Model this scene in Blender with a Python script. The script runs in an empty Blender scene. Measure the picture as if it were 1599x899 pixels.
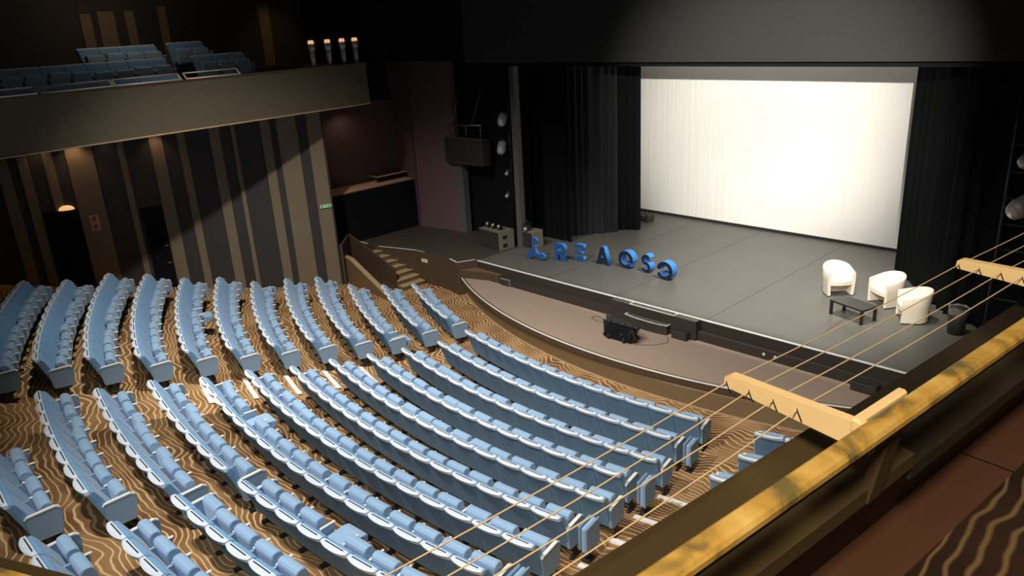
import bpy, bmesh, math, random
from mathutils import Vector, Matrix
random.seed(7)
PI = math.pi
scene = bpy.context.scene
C = scene.collection

# ------------------------------------------------------------------ camera
CAMP = Vector((10.15, -15.2, 8.25))
YAW, PITCH, ROLL, FOC = 0.8122739, 0.3376434, -0.0567318, 1187.94
def setup_camera():
    f = Vector((-math.sin(YAW)*math.cos(PITCH), math.cos(YAW)*math.cos(PITCH), -math.sin(PITCH)))
    r = Vector((math.cos(YAW), math.sin(YAW), 0)); u = r.cross(f)
    r2 = r*math.cos(ROLL)+u*math.sin(ROLL); u2 = -r*math.sin(ROLL)+u*math.cos(ROLL)
    m = Matrix((r2, u2, -f)).transposed().to_4x4(); m.translation = CAMP
    cd = bpy.data.cameras.new('camera'); co = bpy.data.objects.new('camera', cd); C.objects.link(co)
    co.matrix_world = m; cd.sensor_width = 36; cd.lens = FOC*36/1599; cd.clip_start = 0.05; cd.clip_end = 200
    scene.camera = co
setup_camera()

# ------------------------------------------------------------------ world, lights, exposure
w = bpy.data.worlds.new('world'); scene.world = w; w.use_nodes = True
w.node_tree.nodes['Background'].inputs[0].default_value = (0.55, 0.7, 1, 1)
w.node_tree.nodes['Background'].inputs[1].default_value = 0.0
scene.view_settings.view_transform = 'Standard'; scene.view_settings.look = 'None'
scene.view_settings.gamma = 1; scene.view_settings.use_curve_mapping = False
scene.view_settings.exposure = 0.0
def aim(o, tgt):
    o.rotation_euler = (Vector(tgt)-o.location).to_track_quat('-Z', 'Y').to_euler()
def spot(name, loc, tgt, power, size, blend, col=(1, 1, 1), rad=0.1):
    l = bpy.data.lights.new(name, 'SPOT'); l.energy = power; l.spot_size = math.radians(size); l.spot_blend = blend
    l.color = col; l.shadow_soft_size = rad
    o = bpy.data.objects.new(name, l); C.objects.link(o); o.location = loc; aim(o, tgt); return o
def area(name, loc, tgt, power, sx, sy, col=(1, 1, 1)):
    l = bpy.data.lights.new(name, 'AREA'); l.energy = power; l.shape = 'RECTANGLE'; l.size = sx; l.size_y = sy
    l.color = col
    o = bpy.data.objects.new(name, l); C.objects.link(o); o.location = loc; aim(o, tgt); return o
COOL = (1.0, 0.94, 0.86)
WARM = (1.0, 0.78, 0.5)
spot('house_and_fill_light', (-4.5, -9.5, 12.7), (-6.5, -5.2, 0), 5200, 84, 0.8, COOL, 0.2)
spot('house_and_fill_light', (1.0, -14.5, 12.7), (0.5, -7.0, 0), 5600, 80, 0.9, COOL, 0.3)
spot('house_and_fill_light', (5.0, -8.0, 12.7), (4.0, -4.0, 0), 1800, 70, 0.9, COOL, 0.3)
area('balcony_fill', (9.6, -13.5, 12.6), (9.6, -13.5, 7), 26, 1.6, 1.6, (1.0, 0.72, 0.42))  # unseen warm fill added above the near ledge and rail
area('house_fill', (0.0, -6.0, 13.0), (0.0, -6.0, 0), 55, 12, 8, COOL)
spot('house_and_fill_light', (7.0, -17.0, 11.5), (-0.5, -6.5, 0), 2600, 62, 0.9, (0.86, 0.93, 1.0), 0.6)  # added fill from the camera side for the rear faces of the seats
spot('screen_projector', (11.4, -16.0, 9.25), (-2.2, 8.1, 4.9), 42000, 24, 1.0, (1.0, 0.955, 0.86), 0.05)
spot('stage_light', (3.5, 0.9, 10.6), (0.3, 3.0, 1.1), 4600, 76, 1.0, (1.0, 0.96, 0.89), 0.15)
area('screen_top_fill', (-2.2, 5.2, 9.2), (-2.2, 8.1, 6.2), 75, 8, 0.3, (1.0, 0.93, 0.82))  # unseen fill added to brighten the upper band of the screen
spot('stage_light', (1.5, 1.2, 11.5), (0.8, 1.6, 1.1), 2300, 62, 1.0, (1.0, 0.92, 0.80), 0.10)
spot('stage_light', (6.5, -9.0, 9.5), (3.6, 3.2, 1.3), 5500, 15, 0.9, (1.0, 0.90, 0.74), 0.10)
spot('balcony_light', (10.9, -17.5, 11.5), (9.4, -13.3, 7.2), 1900, 60, 0.9, (1.0, 0.78, 0.50), 0.5)
spot('loge_fill', (-13.1, -0.6, 5.6), (-13.3, -0.2, 2.9), 9, 150, 0.8, (1.0, 0.72, 0.52), 0.1)  # no lamp of the box: added to lift its floor and walls
spot('balcony_column_light', (-13.2, -1.6, 9.6), (-14.2, -1.9, 8.2), 14, 80, 0.9, (1.0, 0.55, 0.25), 0.05)

# ------------------------------------------------------------------ materials
def mat(name, col, rough=0.6, metal=0.0, spec=0.5, emit=None, es=1.0, nscale=0, namp=0.0, bump=0, bscale=60, sheen=0):
    m = bpy.data.materials.new(name); m.use_nodes = True; nt = m.node_tree; b = nt.nodes['Principled BSDF']
    b.inputs['Base Color'].default_value = (*col, 1); b.inputs['Roughness'].default_value = rough
    b.inputs['Metallic'].default_value = metal; b.inputs['Specular IOR Level'].default_value = spec
    if sheen: b.inputs['Sheen Weight'].default_value = sheen
    if emit: b.inputs['Emission Color'].default_value = (*emit, 1); b.inputs['Emission Strength'].default_value = es
    tc = nt.nodes.new('ShaderNodeTexCoord')
    if namp:
        n = nt.nodes.new('ShaderNodeTexNoise'); n.inputs['Scale'].default_value = nscale; n.inputs['Detail'].default_value = 5
        nt.links.new(tc.outputs['Object'], n.inputs['Vector'])
        mx = nt.nodes.new('ShaderNodeMix'); mx.data_type = 'RGBA'
        mx.inputs['A'].default_value = (*[c*(1-namp) for c in col], 1); mx.inputs['B'].default_value = (*[min(1, c*(1+namp)) for c in col], 1)
        nt.links.new(n.outputs['Fac'], mx.inputs['Factor']); nt.links.new(mx.outputs['Result'], b.inputs['Base Color'])
    if bump:
        n2 = nt.nodes.new('ShaderNodeTexNoise'); n2.inputs['Scale'].default_value = bscale
        nt.links.new(tc.outputs['Object'], n2.inputs['Vector'])
        bp = nt.nodes.new('ShaderNodeBump'); bp.inputs['Strength'].default_value = bump; bp.inputs['Distance'].default_value = 0.01
        nt.links.new(n2.outputs['Fac'], bp.inputs['Height']); nt.links.new(bp.outputs['Normal'], b.inputs['Normal'])
    return m
def carpet_mat(name, base, line, dark, fx, fy, amp, dens=9.0, polar=True):
    m = bpy.data.materials.new(name); m.use_nodes = True; nt = m.node_tree; N = nt.nodes; Lk = nt.links
    b = N['Principled BSDF']; b.inputs['Roughness'].default_value = 0.95; b.inputs['Specular IOR Level'].default_value = 0.1
    tc = N.new('ShaderNodeTexCoord')
    sx = N.new('ShaderNodeSeparateXYZ'); Lk.new(tc.outputs['Object'], sx.inputs[0])
    def M(op, a, bb=None, c=None):
        n = N.new('ShaderNodeMath'); n.operation = op
        for i, v in enumerate((a, bb, c)):
            if v is None: continue
            if isinstance(v, (int, float)): n.inputs[i].default_value = v
            else: Lk.new(v, n.inputs[i])
        return n.outputs[0]
    if polar:   # the carpet is laid along the curved rows
        dy = M('SUBTRACT', sx.outputs['Y'], 13.545)
        R = M('SQRT', M('ADD', M('MULTIPLY', sx.outputs['X'], sx.outputs['X']), M('MULTIPLY', dy, dy)))
        S = M('MULTIPLY', M('ARCTAN2', dy, sx.outputs['X']), 22.0)
    else: R, S = sx.outputs['X'], sx.outputs['Y']
    def noise(a, c, det):
        cb = N.new('ShaderNodeCombineXYZ'); Lk.new(M('MULTIPLY', S, a), cb.inputs[0]); Lk.new(M('MULTIPLY', R, c), cb.inputs[1])
        n = N.new('ShaderNodeTexNoise'); n.inputs['Scale'].default_value = 1.0; n.inputs['Detail'].default_value = det
        Lk.new(cb.outputs[0], n.inputs['Vector']); return n.outputs['Fac']
    v = M('MULTIPLY', R, dens)
    v = M('ADD', v, M('MULTIPLY', noise(fx, fy, 1.0), amp))
    v = M('ADD', v, M('MULTIPLY', noise(fx*3.0, fy*1.2, 1.0), amp*.30))
    fr = M('FRACT', v)
    tri = M('ABSOLUTE', M('SUBTRACT', fr, 0.5))
    wv = N.new('ShaderNodeMapRange'); wv.inputs['From Min'].default_value = 0.35; wv.inputs['From Max'].default_value = 0.65; wv.inputs['To Min'].default_value = 0.10; wv.inputs['To Max'].default_value = 0.24
    Lk.new(noise(fx*1.6, fy*1.6, 0.0), wv.inputs['Value'])
    mr = N.new('ShaderNodeMapRange'); mr.inputs['From Min'].default_value = 0.04; Lk.new(wv.outputs['Result'], mr.inputs['From Max'])
    mr.inputs['To Min'].default_value = 1; mr.inputs['To Max'].default_value = 0; Lk.new(tri, mr.inputs['Value'])
    # darker woven lines in a share of the bands
    big = N.new('ShaderNodeTexNoise'); big.inputs['Scale'].default_value = 1.3; Lk.new(tc.outputs['Object'], big.inputs['Vector'])
    mixd = N.new('ShaderNodeMix'); mixd.data_type = 'RGBA'; mixd.inputs['A'].default_value = (*base, 1); mixd.inputs['B'].default_value = (*dark, 1)
    mr2 = N.new('ShaderNodeMapRange'); mr2.inputs['From Min'].default_value = 0.4; mr2.inputs['From Max'].default_value = 0.62
    Lk.new(big.outputs['Fac'], mr2.inputs['Value']); Lk.new(mr2.outputs['Result'], mixd.inputs['Factor'])
    mix = N.new('ShaderNodeMix'); mix.data_type = 'RGBA'; mix.inputs['B'].default_value = (*line, 1)
    Lk.new(mixd.outputs['Result'], mix.inputs['A'])
    Lk.new(mr.outputs['Result'], mix.inputs['Factor'])
    Lk.new(mix.outputs['Result'], b.inputs['Base Color'])
    return m
def brass_mat():
    m = mat('scuffed_brass_paint', (0.72, 0.46, 0.12), 0.42, 0.15); nt = m.node_tree; N = nt.nodes; Lk = nt.links
    b = N['Principled BSDF']; tc = N['Texture Coordinate']
    n = N.new('ShaderNodeTexNoise'); n.inputs['Scale'].default_value = 7; n.inputs['Detail'].default_value = 6; n.inputs['Distortion'].default_value = 0.6
    Lk.new(tc.outputs['Object'], n.inputs['Vector'])
    r = N.new('ShaderNodeValToRGB'); e = r.color_ramp.elements
    e[0].position = 0.40; e[0].color = (0.20, 0.17, 0.07, 1); e[1].position = 0.52; e[1].color = (0.62, 0.40, 0.10, 1)
    x = e.new(0.68); x.color = (0.85, 0.62, 0.22, 1)
    Lk.new(n.outputs['Fac'], r.inputs['Fac']); Lk.new(r.outputs['Color'], b.inputs['Base Color'])
    return m
def screen_mat():
    m = mat('screen_fabric', (0.86, 0.84, 0.80), 0.8, spec=0.1); nt = m.node_tree; N = nt.nodes; Lk = nt.links
    b = N['Principled BSDF']; tc = N['Texture Coordinate']
    mp = N.new('ShaderNodeMapping'); mp.inputs['Scale'].default_value = (3.5, 1, 0.12); Lk.new(tc.outputs['Object'], mp.inputs['Vector'])
    n = N.new('ShaderNodeTexNoise'); n.inputs['Scale'].default_value = 2.2; n.inputs['Detail'].default_value = 3; Lk.new(mp.outputs['Vector'], n.inputs['Vector'])
    bp = N.new('ShaderNodeBump'); bp.inputs['Strength'].default_value = 0.35; bp.inputs['Distance'].default_value = 0.05
    Lk.new(n.outputs['Fac'], bp.inputs['Height']); Lk.new(bp.outputs['Normal'], b.inputs['Normal'])
    return m
M = dict(
    carpet=carpet_mat('wavy_carpet', (0.31, 0.18, 0.08), (0.74, 0.50, 0.26), (0.19, 0.095, 0.042), 0.75, 0.75, 9.0, 9.5),
    carpet_up=carpet_mat('balcony_carpet', (0.035, 0.02, 0.015), (0.16, 0.11, 0.06), (0.02, 0.012, 0.01), 1.6, 2.0, 6.0, 24.0, False),
    seat_front=mat('seat_upholstery', (0.15, 0.33, 0.56), 0.85, spec=0.2, nscale=30, namp=0.06, sheen=0.3),
    seat_cushion=mat('seat_cushion_fabric', (0.27, 0.42, 0.60), 0.85, spec=0.2, nscale=30, namp=0.06, sheen=0.3),
    seat_shell=mat('seat_back_fabric', (0.17, 0.30, 0.46), 0.9, spec=0.15, nscale=30, namp=0.06),
    seat_cap=mat('seat_top_lit', (0.62, 0.70, 0.78), 0.5, spec=0.3),  # overhead light on the seat tops painted in as a paler blue
    seat_side=mat('seat_side_panel', (0.24, 0.36, 0.50), 0.8, spec=0.2),
    arm=mat('arm_pad', (0.72, 0.72, 0.68), 0.5),
    black=mat('black_metal', (0.012, 0.012, 0.013), 0.5),
    groove=mat('dark_groove', (0.02, 0.025, 0.035), 0.9),
    stage=mat('stage_vinyl', (0.115, 0.112, 0.10), 0.42, spec=0.4, nscale=1.2, namp=0.12),
    side_stage=mat('side_stage_boards', (0.06, 0.045, 0.036), 0.6, nscale=3, namp=0.2),
    wood_dark=mat('dark_brown_panel', (0.075, 0.047, 0.028), 0.55, nscale=6, namp=0.15),
    wood_mid=mat('brown_panel', (0.16, 0.105, 0.05), 0.55, nscale=6, namp=0.12),
    apron=mat('forestage_carpet', (0.36, 0.27, 0.21), 0.95, nscale=40, namp=0.1),
    white=mat('white_edge', (0.85, 0.85, 0.82), 0.5),
    tan_line=mat('tan_skirting', (0.42, 0.30, 0.17), 0.5),
    tan_panel=mat('tan_wall_panel', (0.20, 0.155, 0.10), 0.7, nscale=4, namp=0.08),
    dark_panel=mat('charcoal_wall_panel', (0.040, 0.036, 0.033), 0.75, nscale=4, namp=0.1),
    stage_front=mat('stage_front_paint', (0.035, 0.027, 0.022), 0.6, nscale=6, namp=0.15),
    red_brown=mat('red_brown_wall', (0.14, 0.085, 0.075), 0.8, nscale=3, namp=0.1),
    black_wall=mat('black_wall', (0.008, 0.008, 0.010), 0.95, spec=0.1),
    header=mat('grey_header', (0.016, 0.016, 0.014), 0.85, nscale=20, namp=0.1),
    drape=mat('black_drape', (0.008, 0.0085, 0.0095), 0.95, spec=0.05, nscale=20, namp=0.1),
    drape_grey=mat('lit_grey_drape', (0.032, 0.032, 0.034), 0.95, spec=0.05),  # light on the second masking curtain painted in as grey
    column=mat('grey_column', (0.10, 0.095, 0.09), 0.7),
    ceiling=mat('black_ceiling', (0.012, 0.012, 0.013), 0.9),
    fascia=mat('balcony_fascia_paint', (0.10, 0.082, 0.052), 0.7, nscale=3, namp=0.08),
    soffit=mat('balcony_soffit', (0.06, 0.05, 0.04), 0.8),
    brass=brass_mat(),
    bracket=mat('cream_painted_wood', (0.95, 0.76, 0.46), 0.45, nscale=10, namp=0.06),
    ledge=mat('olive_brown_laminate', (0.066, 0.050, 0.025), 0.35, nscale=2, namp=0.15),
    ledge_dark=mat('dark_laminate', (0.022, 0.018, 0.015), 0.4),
    red_floor=mat('red_brown_boards', (0.085, 0.038, 0.025), 0.6, nscale=5, namp=0.15),
    rope=mat('steel_wire', (0.72, 0.60, 0.40), 0.5),
    screen=screen_mat(),
    screen_top_shade=mat('screen_top_shade', (0.42, 0.40, 0.36), 0.85),  # tone of the border cloth's shade across the screen top, left unassigned
    cream_leather=mat('cream_leather', (0.86, 0.80, 0.68), 0.45, spec=0.4),
    table=mat('black_brown_table', (0.018, 0.017, 0.016), 0.35),
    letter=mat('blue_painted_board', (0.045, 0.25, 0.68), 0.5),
    letter_face=mat('letter_face_shade', (0.02, 0.08, 0.26), 0.5),  # shade on the letter fronts painted in, darker than the lit sides
    letter_dark=mat('letter_face_deep_shade', (0.006, 0.014, 0.045), 0.6),  # deeper painted shade for the fronts of the A, S and rings
    speaker=mat('speaker_black', (0.030, 0.028, 0.026), 0.6, bump=0.3, bscale=200),
    speaker_tan=mat('plywood_edge', (0.20, 0.17, 0.125), 0.6),
    lamp_body=mat('pale_lamp_body', (0.40, 0.38, 0.38), 0.4, 0.2),
    steel=mat('dull_steel', (0.30, 0.29, 0.27), 0.35, 0.7),
    lens=mat('lamp_lens', (0.5, 0.52, 0.55), 0.1, spec=0.8),
    rail_metal=mat('balcony_rail_metal', (0.75, 0.64, 0.50), 0.4, 0.2),
    ledge_pink=mat('pale_wood_ledge', (0.62, 0.36, 0.22), 0.6),
    glow=mat('warm_lamp_glass', (0.9, 0.6, 0.3), 0.5, emit=(1.0, 0.55, 0.25), es=0.75),
    sign_green=mat('exit_sign_green', (0.06, 0.30, 0.10), 0.5, emit=(0.10, 0.45, 0.15), es=0.22),
    sign_white=mat('sign_white', (0.80, 0.76, 0.72), 0.5),
    sign_pink=mat('sign_pale_pink', (0.72, 0.42, 0.36), 0.5),
    sign_red=mat('sign_red', (0.42, 0.06, 0.05), 0.5),
    bin=mat('grey_bin_plastic', (0.045, 0.045, 0.04), 0.5),
    bag=mat('bin_liner', (0.25, 0.25, 0.23), 0.3),
    label=mat('cream_plate', (0.7, 0.62, 0.42), 0.6),
)

# ------------------------------------------------------------------ mesh helpers
def V(*a): return Vector(a)
class MB:
    """collects shapes, then links them as ONE mesh object"""
    def __init__(s): s.bm = bmesh.new(); s.mats = []
    def mi(s, m):
        if m not in s.mats: s.mats.append(m)
        return s.mats.index(m)
    def _fin(s, fs, m, smooth=False):
        i = s.mi(m)
        for f in fs: f.material_index = i; f.smooth = smooth
    def poly(s, pts, m, smooth=False):
        f = s.bm.faces.new([s.bm.verts.new(p) for p in pts]); s._fin([f], m, smooth)
    def box(s, lo, hi, m, bev=0.0, mx=None, seg=1):
        before = set(s.bm.faces)
        r = bmesh.ops.create_cube(s.bm, size=1); vs = r['verts']
        for v in vs:
            v.co = Vector([lo[k]+(v.co[k]+.5)*(hi[k]-lo[k]) for k in range(3)])
        if bev:
            es = list({e for v in vs for e in v.link_edges})
            bmesh.ops.bevel(s.bm, geom=es, offset=bev, segments=seg, affect='EDGES', profile=0.5)
        fs = [f for f in s.bm.faces if f not in before]
        if mx is not None:
            for v in {v for f in fs for v in f.verts}: v.co = mx @ v.co
        s._fin(fs, m, False)
    def prism(s, pts, z0, z1, m, axis='z', mtop=None):
        """extrude polygon pts [(a,b)] along axis; axis z: (a,b,z); axis x: (x,a,b); axis y: (a,y,b)"""
        def P(a, b, z): return {'z': (a, b, z), 'x': (z, a, b), 'y': (a, z, b)}[axis]
        A = [s.bm.verts.new(P(a, b, z0)) for a, b in pts]; B = [s.bm.verts.new(P(a, b, z1)) for a, b in pts]
        n = len(pts); fs = [s.bm.faces.new(A[::-1]), s.bm.faces.new(B)]
        for i in range(n): fs.append(s.bm.faces.new((A[i], A[(i+1) % n], B[(i+1) % n], B[i])))
        s._fin(fs, m)
        if mtop: fs[1].material_index = s.mi(mtop)
    def tube(s, path, r, m, n=8, smooth=True, cap=True):
        path = [Vector(p) for p in path]; rs = r if isinstance(r, (list, tuple)) else [r]*len(path)
        rings = []
        for i, p in enumerate(path):
            t = (path[min(i+1, len(path)-1)]-path[max(i-1, 0)]).normalized()
            a = t.cross(V(0, 0, 1));
            if a.length < 1e-3: a = t.cross(V(1, 0, 0))
            a.normalize(); b = t.cross(a)
            rings.append([s.bm.verts.new(p+(a*math.cos(2*PI*k/n)+b*math.sin(2*PI*k/n))*rs[i]) for k in range(n)])
        fs = []
        for i in range(len(rings)-1):
            for k in range(n): fs.append(s.bm.faces.new((rings[i][k], rings[i][(k+1) % n], rings[i+1][(k+1) % n], rings[i+1][k])))
        if cap: fs += [s.bm.faces.new(rings[0][::-1]), s.bm.faces.new(rings[-1])]
        s._fin(fs, m, smooth)
    def grid(s, rows, m, smooth=True, closed=False):
        g = [[s.bm.verts.new(p) for p in r] for r in rows]; fs = []
        for i in range(len(g)-1):
            n = len(g[i])
            for k in range(n if closed else n-1):
                fs.append(s.bm.faces.new((g[i][k], g[i][(k+1) % n], g[i+1][(k+1) % n], g[i+1][k])))
        s._fin(fs, m, smooth); return g
    def build(s, name, parent=None, mats=None, loc=None, rz=None):
        bmesh.ops.recalc_face_normals(s.bm, faces=s.bm.faces)
        me = bpy.data.meshes.new(name); s.bm.to_mesh(me); s.bm.free()
        for m in s.mats: me.materials.append(M[m])
        o = bpy.data.objects.new(name, me); C.objects.link(o)
        if parent: o.parent = parent
        if loc is not None: o.location = loc
        if rz is not None: o.rotation_euler = (0, 0, rz)
        return o
def tag(o, label, cat, group=None, kind=None):
    o['label'] = label; o['category'] = cat
    if group: o['group'] = group
    if kind: o['kind'] = kind
    return o
def struct(o): o['kind'] = 'structure'; return o
def thing(name, loc, label, cat, group=None, rz=0.0):
    o = bpy.data.objects.new(name, None); o.empty_display_size = 0.2; C.objects.link(o)
    o.location = loc; o.rotation_euler = (0, 0, rz); return tag(o, label, cat, group)
def kids(o): return list(o.children)
def copy_tree(o, parent=None):
    c = o.copy(); C.objects.link(c)
    if parent: c.parent = parent
    for ch in kids(o): copy_tree(ch, c)
    return c
def extrude_outline(name, splines, depth, m_side, m_face, parent=None, bev=0.0):
    """flat outlines (first = outer, rest = holes or islands) in local XZ, thickness along local Y"""
    cu = bpy.data.curves.new('outline', 'CURVE'); cu.dimensions = '2D'; cu.fill_mode = 'BOTH'; cu.extrude = depth/2; cu.bevel_depth = bev
    for pts in splines:
        sp = cu.splines.new('POLY'); sp.points.add(len(pts)-1)
        for i, (x, z) in enumerate(pts): sp.points[i].co = (x, z, 0, 1)
        sp.use_cyclic_u = True
    t = bpy.data.objects.new('tmp', cu); C.objects.link(t)
    bpy.context.view_layer.update()
    me = bpy.data.meshes.new_from_object(t.evaluated_get(bpy.context.evaluated_depsgraph_get()))
    bpy.data.objects.remove(t); bpy.data.curves.remove(cu)
    me.transform(Matrix.Rotation(PI/2, 4, 'X')); me.name = name
    me.materials.clear(); me.materials.append(M[m_side]); me.materials.append(M[m_face])
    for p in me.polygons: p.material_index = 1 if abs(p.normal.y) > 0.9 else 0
    o = bpy.data.objects.new(name, me); C.objects.link(o)
    if parent: o.parent = parent
    return o

# ------------------------------------------------------------------ floor profile of the stalls
CX, CY = 0.0, 13.545
CAPR = [17.68, 18.55, 19.53, 20.46, 21.36, 22.28, 23.22, 24.14, 25.08, 26.00, 26.89, 27.80]
FLZ = [-0.02, -0.03, 0.07, 0.23, 0.365, 0.505, 0.71, 0.90, 1.15, 1.35, 1.50, 1.70]
PROF = [(14.6, 0.0), (17.6, 0.0)] + [(r-0.12, z) for r, z in list(zip(CAPR, FLZ))[1:]] + [(30.5, 2.4)]
def fz(R):
    for (r0, a), (r1, b) in zip(PROF, PROF[1:]):
        if R <= r1: return a+(b-a)*max(0, (R-r0))/(r1-r0)
    return PROF[-1][1]
def pol(R, deg, z=0): t = math.radians(deg); return V(CX+R*math.cos(t), CY+R*math.sin(t), z)
def wall_x(y): return -11.5-(-2.5-y)*0.338      # left wall line

b = MB()
rows = []
rr = [14.6, 16.0] + [r for r, _ in PROF[1:]]
for r in rr:
    rows.append([pol(r, a, fz(r)) for a in [-148+2*i for i in range(59)]])
b.grid(rows, 'carpet', smooth=False)
b.box((-18, -24, -0.3), (18, 18, -0.2), 'black_wall')
struct(b.build('floor'))

# ------------------------------------------------------------------ room shell
b = MB()
# left wall: a flat wall with full-height panels
WD = V(-0.32, -0.947, 0).normalized(); WN = V(0.947, -0.32, 0).normalized(); W0 = V(-11.5, -2.5, 0)
def wp(s, n, z): p = W0+WD*s+WN*n; return (p.x, p.y, z)
def wbox(b, s0, s1, n0, n1, z0, z1, m):
    ps = [wp(s0, n0, 0), wp(s1, n0, 0), wp(s1, n1, 0), wp(s0, n1, 0)]
    b.prism([(p[0], p[1]) for p in ps], z0, z1, m)
wbox(b, 0, 16, -0.10, -0.03, -0.1, 6.02, 'dark_panel')
wl = struct(b.build('wall_left'))
# (start, end) of the tan boards along the wall measured from its stage end
TAN = [(0.06, 0.5), (0.82, 1.42), (1.62, 1.9), (2.64, 2.76), (3.09, 3.38), (4.06, 4.27), (4.68, 5.03), (5.72, 5.88), (6.52, 7.2), (8.13, 8.37), (8.6, 8.88), (9.9, 10.3), (11.2, 11.6), (12.6, 12.9)]
for a, c in TAN:
    b = MB(); wbox(b, a, c, -0.03, 0.0, -0.05, 6.0, 'tan_panel'); b.build('wall_panel', wl)
b = MB(); wbox(b, 7.22, 8.08, -0.03, 0.02, -0.05, 3.86, 'black_wall'); struct(b.build('door_1'))
b = MB(); wbox(b, 7.52, 7.76, -0.03, 0.0, 3.86, 6.0, 'tan_panel'); b.build('wall_panel', wl)
b = MB(); wbox(b, 5.05, 5.62, -0.03, 0.02, -0.05, 3.6, 'black_wall'); d2 = struct(b.build('door_2'))
for s_, z_ in ((5.14, 2.42), (5.15, 1.88)):
    b = MB(); p = wp(s_, 0.06, z_); b.box((p[0]-.02, p[1]-.06, p[2]-.015), (p[0]+.02, p[1]+.06, p[2]+.015), 'steel', 0.005); b.build('door_handle', d2)

b = MB()   # loge recess beside the side stage: lower black wall, upper red brown walls
b.box((-12.95, -2.6, 1.0), (-12.65, 1.75, 2.89), 'black_wall')
b.box((-12.70, -2.6, 2.86), (-12.64, 1.75, 2.895), 'wood_dark')
struct(b.build('wall_stage_left_lower'))
b = MB()
b.prism([(-13.95, -2.9), (-13.75, -2.9), (-13.75, 1.95), (-13.95, 1.95)], 1.0, 7.2, 'red_brown')
b.prism([(-13.95, 1.9), (-12.6, 1.72), (-12.6, 1.92), (-13.95, 2.1)], 1.0, 7.2, 'red_brown')
struct(b.build('wall_stage_left'))
b = MB()
b.prism([(-12.5, 1.74), (-10.55, 2.05), (-10.55, 2.25), (-12.5, 1.94)], 1.0, 7.2, 'red_brown')
b.prism([(-10.5, 2.0), (-10.25, 2.05), (-10.25, 2.3), (-10.5, 2.3)], 1.0, 3.6, 'column')
struct(b.build('wall_side_stage'))
b = MB(); b.box((-12.62, 1.8, 1.0), (-12.48, 1.95, 7.2), 'black_wall'); struct(b.build('trim_1'))
b = MB()   # loge floor and its small rail
b.box((-13.75, -2.4, 2.80), (-12.66, 1.7, 2.90), 'ledge_pink')
lg = tag(b.build('loge_floor'), 'pale wood floor of the side box above the black wall', 'loge floor')
lr = thing('box_railing', (-13.2, 0.6, 2.93), 'low dark railing at the far end of the side box', 'railing')
b = MB(); b.box((-0.04, -.15, 0.0), (0.02, 1.25, .16), 'black_wall'); b.build('rail_panel', lr)
b = MB(); b.box((-0.05, -.17, .16), (0.05, 1.27, .19), 'ledge_pink'); b.box((-0.6, -.17, .16), (0.0, -.10, .19), 'ledge_pink'); b.build('rail_cap', lr)

b = MB()   # proscenium header
b.box((-7.35, 0.0, 7.16), (16, 0.4, 13.2), 'header')
struct(b.build('wall_header'))
b = MB(); b.box((-7.3, 0.45, 7.03), (9.4, 0.6, 8.0), 'drape'); tag(b.build('border_curtain'), 'narrow black border cloth hanging under the grey header wall', 'curtain')
b = MB(); b.box((-16, 2.5, 0.9), (-7.5, 2.7, 13.2), 'black_wall'); struct(b.build('wall_stage_back_left'))
b = MB(); b.box((-16, 0.0, 7.2), (-7.35, 0.3, 13.2), 'black_wall'); struct(b.build('wall_header_left'))
b = MB(); b.box((-16, 9.3, 0.9), (14, 9.5, 13.2), 'black_wall'); struct(b.build('wall_back_stage'))
b = MB(); b.box((9.5, -0.5, 0.0), (9.8, 9.4, 13.2), 'black_wall'); struct(b.build('wall_stage_right'))
b = MB(); b.prism([(11.5, -2.5), (16.3, -16.7), (16.3, -24), (17, -24), (17, -2.5)], -0.1, 6.0, 'dark_panel')
b.prism([(9.7, -0.3), (11.5, -2.5), (17, -2.5), (17, -0.3)], -0.1, 13.2, 'dark_panel')
b.box((16.6, -24, 6.0), (17, -2.5, 13.2), 'black_wall'); struct(b.build('wall_right'))
b = MB(); b.box((-17.5, -24.2, -0.1), (17.5, -23.9, 13.2), 'dark_panel'); struct(b.build('wall_back'))
b = MB(); b.box((-18, -24, 13.2), (17.5, 9.5, 13.4), 'ceiling'); struct(b.build('ceiling'))
b = MB(); b.box((-7.42, 1.82, 1.1), (-7.22, 2.05, 7.4), 'column', 0.01); struct(b.build('trim_2'))

# ------------------------------------------------------------------ stage
sx_ = [(-7.4, 0.0), (-7.4, 2.3), (-9, 9.25), (9.45, 9.25), (9.45, 0.0)]
st = thing('stage', (0, 0, 0), 'wide raised stage with grey vinyl floor and white front edge', 'stage')
b = MB(); b.prism(sx_, 0.62, 1.1, 'stage_front', mtop='stage'); b.build('stage_deck', st)
b = MB(); b.box((-7.42, -0.02, 1.085), (7.6, 0.035, 1.106), 'white'); b.build('edge_strip', st)
b = MB(); b.prism([(-7.55, -0.16), (7.6, -0.16), (7.6, 0.0), (-7.55, 0.0)], 0.55, 0.82, 'stage_front'); b.build('front_step', st)
b = MB()
for xx in (-4.4, -1.9, 0.9, 3.4, 6.2): b.box((xx-.004, 0.05, 1.1), (xx+.004, 7.95, 1.1015), 'black_wall')
b.build('floor_joint', st)['kind'] = 'stuff'

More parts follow.
